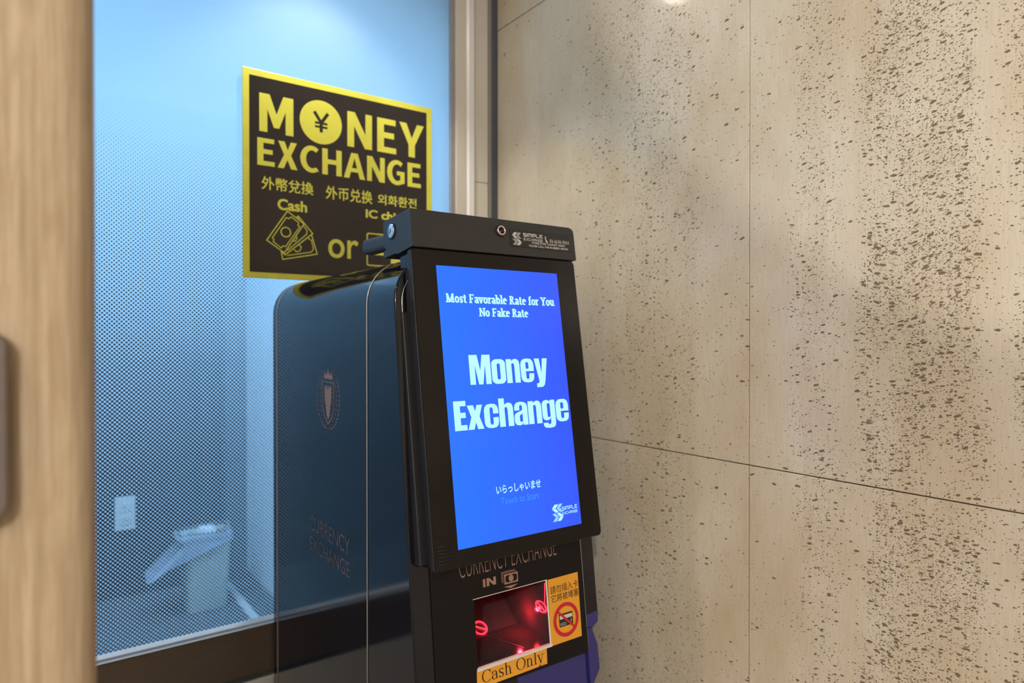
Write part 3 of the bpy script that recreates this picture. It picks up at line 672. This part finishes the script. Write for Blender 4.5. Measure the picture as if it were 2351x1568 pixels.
# cash slot: recessed smoked box with a metal lip and red indicator lamps, the side ring a modelled reflection
x0, x1, z0, z1 = .6122, .7678, .9222, 1.0348
bk = [(1.050, .9265), (1.118, .9753), (1.118, 1.028)]      # back profile (y, z)
V = [(x, y, z) for x in (x0, x1) for y, z in [(fy(z0) - .0018, z0)] + bk + [(fy(z1) - .0018, z1)]]
F_ = [(0, 1, 6, 5), (1, 2, 7, 6), (2, 3, 8, 7), (3, 4, 9, 8), (0, 4, 3, 2, 1), (5, 6, 7, 8, 9)]
sl = obj('cash_slot', V, F_, M['inner'], kio); sl['label'] = 'recessed cash tray glowing red inside'
prism('slot_lip', [(-.003, -.0035), (.004, -.0035), (.004, .001), (-.001, .0018), (-.003, .001)], .6095, .7715, M['steel'], sl, lambda a, b, h: Vector((h, fy(.922) - .002 + a, .922 + b)))
box('slot_lip', (.7680, -.0006, .9215), (.7712, .0030, 1.0365), M['steel'], sl, .0006, 1, lambda a, b, c: fm(a, c, b))
box('slot_lip', (.6095, .0004, 1.0352), (.7712, .0028, 1.0364), M['steel'], sl, .0003, 1, lambda a, b, c: fm(a, c, b))
def ring_sign(name, c, ua, va, r, m, parent):
    mp = lambda a, b, h: Vector(c) + Vector(ua) * a + Vector(va) * b
    s = [[ell(0, 0, r), ell(0, 0, r * .74)], [seg(-r * .62, r * .42, r * .62, -r * .42, r * .26)]]
    return shapes(name, s, m, mp, parent, 0)
ring_sign('entry_ring', (.6855, 1.0580, .9355), (1, 0, 0), (0, .8127, .5827), .0150, M['led'], sl)['label'] = 'red lit no-entry ring on the back of the tray'
ring_sign('entry_ring', (.7672, .9760, .9830), (0, -1.7, 0), (0, 0, 1), .0105, M['led'], sl)['label'] = 'glowing shape for the reflection of the no-entry ring on the tray side'  # reflection of the back ring modelled as a glowing shape
for k in range(6):
    box('lamp_bead', (.634 + .022 * k, 1.004, 1.0300), (.638 + .022 * k, 1.009, 1.0318), M['plate'], sl, .0005, 1)
box('light_strip', (.7668, .9650, .985), (.7676, .9658, 1.030), M['led'], sl)
light('slot_glow', 'POINT', (.748, 1.012, .962), (.745, .995, 0), .22, (1, .02, .04), shadow_soft_size=.004)
obj('divider', [(.690, 1.04, .9262), (.6915, 1.04, .9262), (.7185, .965, .9238), (.720, .965, .9238)], [(0, 1, 3, 2)], M['handle'], sl)

# stickers
def quad(name, q, m, parent, off, label=None):
    V = [fm(x, z, off) for x, z in q] + [fm(x, z, off - .0005) for x, z in q]
    o = obj(name, V, [(0, 1, 2, 3), (7, 6, 5, 4), (0, 4, 5, 1), (1, 5, 6, 2), (2, 6, 7, 3), (3, 7, 4, 0)], m, parent)
    if label: o['label'] = label
    return o
s1 = quad('warning_sticker', [(.7725, 1.0355), (.8455, 1.0355), (.8440, .9185), (.7705, .9185)], M['yellow'], kio, .0032, 'orange-yellow sticker with a crossed-out card')
text('lettering', '請勿插入卡', .7765, .8440, 1.0085, 1.0225, M['ink'], fm, s1, .0, .0036)
text('lettering', '它將被堵塞', .7775, .8440, .9930, 1.0070, M['ink'], fm, s1, .0, .0036)
cx, cz = .8085, .9575
shapes('card_icon', [[rrect(cx - .0165, cz - .0115, cx + .0165, cz + .0115, .0015)]], M['ink'], fm, s1, .0036)
shapes('card_stripe', [[rect(cx - .0150, cz + .0020, cx + .0150, cz + .0085)], [rrect(cx - .0145, cz - .0092, cx - .0005, cz - .0045, .001), rrect(cx - .0139, cz - .0087, cx - .0011, cz - .0050, .0007)], [rect(cx - .0125, cz - .0073, cx - .0035, cz - .0066)]], M['cardw'], fm, s1, .0039)
text('lettering', '$', cx + .0105, cx + .0132, cz - .0065, cz - .0012, M['cardw'], fm, s1, .01, .0040)
shapes('prohibition_mark', [[ell(cx, cz, .0305, n=64), ell(cx, cz, .0238, n=64)], [seg(cx - .0190, cz + .0175, cx + .0190, cz - .0175, .0042)]], M['red'], fm, s1, .0043)
s2 = quad('cash_only_sticker', [(.6085, .9200), (.7590, .9200), (.7580, .8915), (.6070, .8905)], M['yellow'], kio, .0030, 'orange-yellow Cash Only sticker')
serif_text('lettering', 'Cash Only', .6175, .7505, .8975, .0195, M['ink'], fm, s2, .085, .028, .022, .035, .0034)

# blue lower cover, stepping round the right edge of the fascia
def bl(name, pts, h0, h1, bev=.0015, label=None):
    o = prism(name, pts, h0, h1, M['blue'], kio, lambda a, b, h: Vector((a, fy(b) - h, b)), bev)
    if label: o['label'] = label
    return o
bl('lower_cover', [(.6925, .8845), (.8570, .8845), (.8570, .760), (.6925, .760)], -.09, -.004, .003, 'violet-blue plastic lower cover')
bl('lower_cover', [(.8592, .9505), (.8915, .9535), (.8885, .9330), (.8730, .9265), (.8592, .9300)], -.085, .0015)
bl('lower_cover', [(.8592, .9290), (.8725, .9260), (.8835, .8930), (.8845, .8480), (.8760, .8370), (.8630, .8200), (.8592, .760)], -.085, .0015)
box('base_plinth', (.505, .90, 0), (.883, 1.70, .045), M['matte'], kio, .004)

# side lettering and crest
sm = lambda a, b, h: Vector((XL - h, -a, b))
text('lettering', 'CURRENCY', -1.4475, -1.2235, 1.0640, 1.0960, M['golddim'], sm, kio, -.010, .0004)
text('lettering', 'EXCHANGE', -1.4475, -1.2235, 1.0200, 1.0500, M['golddim'], sm, kio, -.010, .0004)
def crest():
    cx, z0, w, h = -1.337, 1.296, .056, .121
    def q(a, b): return (cx + a * w, z0 + b * h)
    s = [[[q(*p) for p in [(-.40, .845), (-.46, .945), (-.34, .905), (-.27, .975), (-.15, .905), (-.04, .985), (0, 1.03), (.04, .985), (.15, .905), (.27, .975), (.34, .905), (.46, .945), (.40, .835), (0, .850)]]]]
    s += [[[q(-.62, .800), q(.62, .790), q(.62, .778), q(-.62, .788)]]]
    for sgn in (-1, 1):
        for ins, wd in ((.60, .035), (.50, .02)):
            pth = [(sgn * ins, .78), (sgn * ins, .45), (sgn * ins * .93, .33), (sgn * ins * .6, .19), (0, .07 + (.6 - ins) * .3)]
            for a, b in zip(pth, pth[1:]): s.append([seg(*q(*a), *q(*b), wd * w)])
        rnd = random.Random(5)
        for k in range(17):
            t = k / 16; ang = math.radians(62 - 148 * t); ex, ez = sgn * .98 * math.cos(ang), .50 + .50 * math.sin(ang)
            L = .058 + .02 * rnd.random(); tx, tz = -math.sin(ang) * sgn, math.cos(ang)
            for dirn in (-1, 1):
                ax, az = ex + dirn * .10, ez
                p0 = q(ax - sgn * .02, az); p1 = q(ax + tx * L * 1.1 + dirn * .08, az + tz * L); n_ = .010
                mx, mz = (p0[0] + p1[0]) / 2, (p0[1] + p1[1]) / 2; dx, dz = p1[0] - p0[0], p1[1] - p0[1]; LL = math.hypot(dx, dz) or 1
                s.append([[p0, (mx - dz / LL * .0016, mz + dx / LL * .0016), p1, (mx + dz / LL * .0016, mz - dx / LL * .0016)]])
    # spread eagle on the shield
    half = [(0, .66), (.04, .70), (.03, .735), (.09, .73), (.12, .66), (.14, .72), (.20, .745), (.24, .70), (.30, .73), (.33, .68), (.29, .65), (.34, .62), (.29, .58), (.33, .54), (.27, .52), (.30, .47), (.24, .46),
            (.26, .41), (.19, .40), (.23, .34), (.16, .33), (.20, .28), (.13, .28), (.17, .22), (.09, .22), (.10, .17), (.04, .19), (0, .14)]
    half = [(a * 1.12, b) for a, b in half]
    s.append([[q(a, b) for a, b in half] + [q(-a, b) for a, b in half[-2:0:-1]]])
    return shapes('crest', s, M['gold'], sm, kio, .0004)
crest()['label'] = 'rose-gold crowned eagle shield in a laurel wreath'

# ---- display head, tilted back; local axes u (right), v (up), w (into the housing)
DC = Vector((.6986, .973, EYE - .1112)); ti = .1533; cs, sn = math.cos(ti), math.sin(ti)
def dm(u, v, w): return Vector((DC.x + u, DC.y + v * sn + w * cs, DC.z + v * cs - w * sn))
dp = lambda a, b, h: dm(a, b, -h)           # h stands proud of the screen glass
dh = prism('display_housing', rrect(-.1800, -.2675, .1818, .2665, .006), .003, .016, M['matte'], kio, dm, .0015)
dh['label'] = 'slim tilted display housing'
prism('rear_casing', rrect(-.1770, -.2640, .1785, .2640, .006), .0165, .050, M['matte'], dh, dm, .002)
prism('bezel_glass', rrect(-.1788, -.2660, .1805, .2655, .008), .0003, .0034, M['bezel'], dh, dm, .0006)['label'] = 'glossy black bezel glass'
prism('mount_bracket', rect(-.1930, -.2560, .1900, .16), .024, .075, M['matte'], dh, dm, .002)
scr = shapes('screen', [[rect(-.1345, -.2385, .1335, .2385)]], M['screen'], dp, dh, .0002); scr['label'] = 'lit blue touch screen'
serif_text('lettering', 'Most Favorable Rate for You', -.1200, .1195, .1740, .0160, M['glow'], dp, dh, .185, .125, .09, .0, .0006)
serif_text('lettering', 'No Fake Rate', -.0545, .0545, .1505, .0155, M['glow'], dp, dh, .185, .125, .09, .0, .0006)
impact_text('lettering', 'Money', -.0845, .0880, .0300, .0520, M['glow'], dp, dh)
impact_text('lettering', 'Exchange', -.1225, .1285, -.0465, .0500, M['glow'], dp, dh, .03)
text('lettering', 'いらっしゃいませ', -.0505, .0465, -.1610, -.1460, M['glow'], dp, dh, .02, .0006)
text('lettering', 'Touch to Start', -.0430, .0400, -.1790, -.1675, M['glowdim'], dp, dh, .0, .0006)
def logo(u0, v0, h, mA, mB, parent, off):
    """four pairs of slanted bars forming a double chevron S"""
    w_ = h * .86
    def P(a, b): return (u0 + a * w_, v0 + b * h)
    A = [[(0, .77), (.26, 1), (.60, 1), (.34, .77)], [(0, .75), (.34, .75), (.60, .52), (.30, .52)], [(.40, .48), (.70, .48), (1, .25), (.66, .25)], [(.40, 0), (.66, .23), (1, .23), (.74, 0)]]
    B = [[(.42, .77), (.68, 1), (1.0, 1), (.74, .77)], [(.42, .75), (.74, .75), (1.0, .52), (.70, .52)], [(0, .48), (.30, .48), (.58, .25), (.26, .25)], [(0, 0), (.26, .23), (.58, .23), (.32, 0)]]
    shapes('logo_mark', [[[P(*p) for p in q]] for q in A], mA, dp, parent, off)
    shapes('logo_mark', [[[P(*p) for p in q]] for q in B], mB, dp, parent, off)
logo(.0665, -.2255, .0300, M['glow'], M['glowmid'], dh, .0006)
wide_text('lettering', 'SIMPLE', .0895, .1265, -.2085, -.2015, M['glow'], dp, dh, .17, .0006)
wide_text('lettering', 'EXCHANGE', .0895, .1265, -.2160, -.2110, M['glow'], dp, dh, .17, .0006)
# ventilation holes in the left side of the housing
hole = None
for zc in (.155, -.135):
    for i in range(12):
        for j in range(2):
            v, w_ = zc + .004 * (i - 6) + .002 * j, .0052 + .0042 * j
            if hole is None:
                hole = prism('vent_hole', ell(0, 0, .0011, n=8), 0, .0004, M['hole'], dh, lambda a, b, h: dm(-.18005 - h, zc + .004 * (0 - 6) + b, .0052 + a)); h0 = dm(-.18, zc - .024, .0052)
            else:
                o = hole.copy(); C.objects.link(o); o.location = hole.location + dm(-.18, v, w_) - h0
for i in range(6):
    tube('speaker_slit', [dm(-.172, -.2555 + .0055 * i, -.0003), dm(-.136, -.2555 + .0055 * i, -.0003)], .0004, M['matte'], dh, 5)

# top bar with camera, key lock, label and rear arm
prof = [(-.006, .2672), (.050, .2680), (.060, .2715), (.106, .2740), (.106, .2850), (.094, .2870), (.103, .2960), (.098, .3400), (.090, .3435), (.002, .3360), (-.006, .3330)]
bm = bmesh.new(); us = [-.1800, -.1790, .1720, .1790, .1822]; rings = []
for u, dv in zip([-.1800, -.1785, .1700, .1780, .1812, .1824], [.0012, 0, 0, .0022, .006, .0105]):
    ring = []
    for w_, v in prof:
        vv = min(v, (.3330 + .0075 * (w_ + .006) / .1) - dv) if v > .3 else (max(v, .2672 + (.0008 if u < -.1790 else 0)))
        ring.append(bm.verts.new(dm(u, vv, w_)))
    rings.append(ring)
for a, b in zip(rings, rings[1:]):
    for k in range(len(prof)): bm.faces.new((a[k], a[(k + 1) % len(prof)], b[(k + 1) % len(prof)], b[k]))
bm.faces.new(rings[0]); bm.faces.new(rings[-1][::-1])
tb = bm_obj('top_bar', bm, M['bar'], kio); tb['label'] = 'charcoal metal bar above the screen'
c0 = (.0035, .3105)
cmap = lambda a, b, h: dm(c0[0] + a, c0[1] + b, -.0062 - h)
lathe('camera_ring', [(.0108, -.0008), (.0112, .0012), (.0100, .0030), (.0098, .0018), (.0001, .0018)], M['matte'], cmap, tb)
lathe('camera_ring', [(.0095, .0017), (.0095, .0042), (.0085, .0052), (.0066, .0050), (.0060, .0034), (.0060, .0018)], M['chrome'], cmap, tb)['label'] = 'silver ring of the camera'
lathe('camera_lens', [(.0062, .0018), (.0055, .0030), (.003, .0040), (.0001, .0043)], M['bezel'], cmap, tb)
lathe('camera_glint', [(.0007, 0), (.0007, .0006), (.0001, .0008)], M['led'], lambda a, b, h: dm(c0[0] - .0022 + a, c0[1] - .0024 + b, -.0062 - .0036 - h), tb, 10)
k0 = (.3135, .0665)
kmap = lambda a, b, h: dm(-.1800 - h, k0[0] + b, k0[1] - a)
lathe('lock_collar', [(.0150, -.0008), (.0150, .0012), (.0143, .0018), (.0128, .0008), (.0001, .0008)], M['hole'], kmap, tb)
lk = lathe('key_lock', [(.0126, 0), (.0126, .0026), (.0120, .0032), (.0001, .0032)], M['lockm'], kmap, tb); lk['label'] = 'round steel key lock'
shapes('keyhole', [[seg(-.0035, -.0045, .0030, .0040, .0022)], [seg(-.001, -.002, .0025, .0005, .0030)]], M['hole'], lambda a, b, h: kmap(a, b, .0033 + h), tb, .0001)
prism('rear_arm', rrect(.5215, 1.6440, .5500, 1.6735, .0100), 1.10, 1.225, M['bar'], tb, lambda a, b, h: Vector((a, h, b)), .003, False)['label'] = 'short rounded arm pointing back'
lab = prism('call_label', rrect(.0245, .2835, .1690, .3165, .0008), -.0072, -.0062, M['sticker'], tb, dm)
lab['label'] = 'dark label with phone number in silver ink'
bo = .0077 
logo(.0285, .2862, .0245, M['labelink'], M['labelgrey'], tb, bo)
wide_text('lettering', 'SIMPLE', .0545, .1010, .3040, .3110, M['labelink'], dp, tb, .22, bo)
wide_text('lettering', 'EXCHANGE', .0545, .1010, .2965, .3018, M['labelink'], dp, tb, .165, bo)
text('lettering', '03-6630-9054', .1180, .1665, .2972, .3040, M['labelink'], dp, tb, .0, bo)
ph = [(.1068, .3085), (.1088, .3095), (.1096, .3060), (.1084, .3048), (.1098, .3008), (.1118, .3005), (.1130, .2975), (.1112, .2960), (.1085, .2975), (.1066, .3025)]
shapes('phone_icon', [[ph]], M['labelink'], dp, tb, bo)
text('lettering', 'STORE STAFF CANNOT ASSIST.', .0735, .1565, .2915, .2955, M['labelink'], dp, tb, .02, bo)
text('lettering', 'PLEASE CALL THE NUMBER ABOVE.', .0665, .1635, .2855, .2893, M['labelink'], dp, tb, .02, bo)

# ================================================================== BEHIND THE GLASS
pl = empty('wall_outlet', (.43, 4.398, .45), 'white outlet plate on the charcoal wall behind the dotted glass', 'outlet')
box('cover_plate', (.380, 4.390, .385), (.482, 4.3995, .575), M['plate'], pl, .002)
for z in (.44, .515):
    s_ = box('socket', (.405, 4.386, z - .025), (.457, 4.391, z + .025), M['plate'], pl, .002)
    for x in (.422, .436): box('slit', (x, 4.3852, z - .008), (x + .003, 4.3862, z + .008), M['hole'], s_)

bn = empty('waste_bin', (.775, 3.98, 0), 'pale tall waste bin standing on the grey floor behind the glass', 'bin')
def rring(cx, cy, hx, hy, r, z, n=5):
    return [Vector((x, y, z)) for x, y in rrect(cx - hx, cy - hy, cx + hx, cy + hy, r, n)]
def loft(name, rings, m, parent, cap0=True, cap1=True, smooth=True):
    bm = bmesh.new(); R_ = [[bm.verts.new(p) for p in r] for r in rings]; n = len(R_[0])
    for a, b in zip(R_, R_[1:]):
        for k in range(n): bm.faces.new((a[k], a[(k + 1) % n], b[(k + 1) % n], b[k]))
    if cap0: bm.faces.new(R_[0][::-1])
    if cap1: bm.faces.new(R_[-1])
    return bm_obj(name, bm, m, parent, smooth)
bx_, by_ = .775, 3.98
loft('body', [rring(bx_, by_, .098, .078, .03, 0), rring(bx_, by_, .100, .080, .03, .01), rring(bx_, by_, .116, .096, .035, .40), rring(bx_, by_, .116, .096, .035, .415),
              rring(bx_, by_, .108, .088, .03, .415), rring(bx_, by_, .092, .072, .028, .02)], M['bin'], bn)
loft('rim', [rring(bx_, by_, .1165, .0965, .035, .400), rring(bx_, by_, .122, .102, .037, .405), rring(bx_, by_, .122, .102, .037, .418), rring(bx_, by_, .110, .090, .032, .420)], M['bin'], bn, False, False)
# bag hung over the rim, one side puffed out to the left
bag_rings = []
for t, ex in ((.375, .0), (.395, .4), (.418, 1.0), (.432, .8), (.420, .2), (.385, .0)):
    base = rring(bx_, by_, .1275 if t < .43 else .112, .1075 if t < .43 else .092, .037, t, 5)
    ring = []
    for i, p in enumerate(base):
        j = noise.noise(p * 18) * .018
        pull = max(0, -(p.x - bx_) / .12) * ex
        q = p + Vector((-.03 * pull + j, -.02 * pull + j, j * .8 - .0 * pull))
        ring.append(q)
    bag_rings.append(ring)
sk = []
for i, p in enumerate(bag_rings[0]):
    q = p.copy(); f = max(0, -(p.x - bx_) / .1275); q.x -= .17 * f ** .7; q.z -= .150 * f ** .8; q.y -= .03 * f; sk.append(q)
bg = loft('plastic_bag', [sk] + bag_rings, M['bag'], None, False, True)
tag(bg, 'white plastic bag draped over the bin and hanging to its left', 'bag')
def crumple(name, c, r, m, lab, sq=(1, 1, .6)):
    bm = bmesh.new(); bmesh.ops.create_icosphere(bm, subdivisions=3, radius=r)
    for v in bm.verts:
        d = v.co.normalized(); v.co = v.co * (1 + .35 * noise.noise(d * 2.3 + Vector(c) * 7)) ; v.co = Vector((v.co.x * sq[0], v.co.y * sq[1], v.co.z * sq[2])) + Vector(c)
    return tag(bm_obj(name, bm, m), lab, 'paper')
crumple('crumpled_paper', (.775, 3.945, .430), .046, M['paper'], 'bright crumpled white paper on top of the bin')
crumple('paper_wrapper', (.850, 3.975, .420), .026, M['tan'], 'small tan wrapper on the right of the bin opening', (1.2, .7, .8))
crumple('paper_napkin', (.712, 3.99, .418), .026, mat('grey_green_tissue', (.45, .50, .47), .7, grain=.05), 'dull grey tissue on the left of the bin opening', (1.3, .8, .6))
st_ = prism('floor_strip', [(-.022, 0), (-.014, .009), (.014, .009), (.022, 0)], 2.9, 4.29, M['plate'], None, lambda a, b, h: Vector((.955 + a, h, b)))  # low white strip lying on the floor
tag(st_, 'white raised strip running along the grey floor beside the pale wall', 'floor strip')
lp = empty('panel_and_fill_light', (.1, 3.0, CEIL), 'cool white ceiling panel light in the room behind the glass', 'ceiling light')
box('diffuser', (-1.0, 2.4, CEIL - .03), (1.0, 3.6, CEIL - .012), M['coolpanel'], lp)
box('frame', (-1.04, 2.36, CEIL - .012), (1.04, 3.64, CEIL - .001), M['lampring'], lp)
lp2 = empty('panel_and_fill_light', (-1.5, -1.3, CEIL), 'warm fill panel added out of view on the lobby ceiling behind the camera', 'ceiling light')  # unseen panel added as the body of the fill light
box('diffuser', (-2.3, -2.2, CEIL - .02), (-.7, -.4, CEIL - .010), M['panel'], lp2)
box('frame', (-2.34, -2.24, CEIL - .010), (-.66, -.36, CEIL - .001), M['lampring'], lp2)
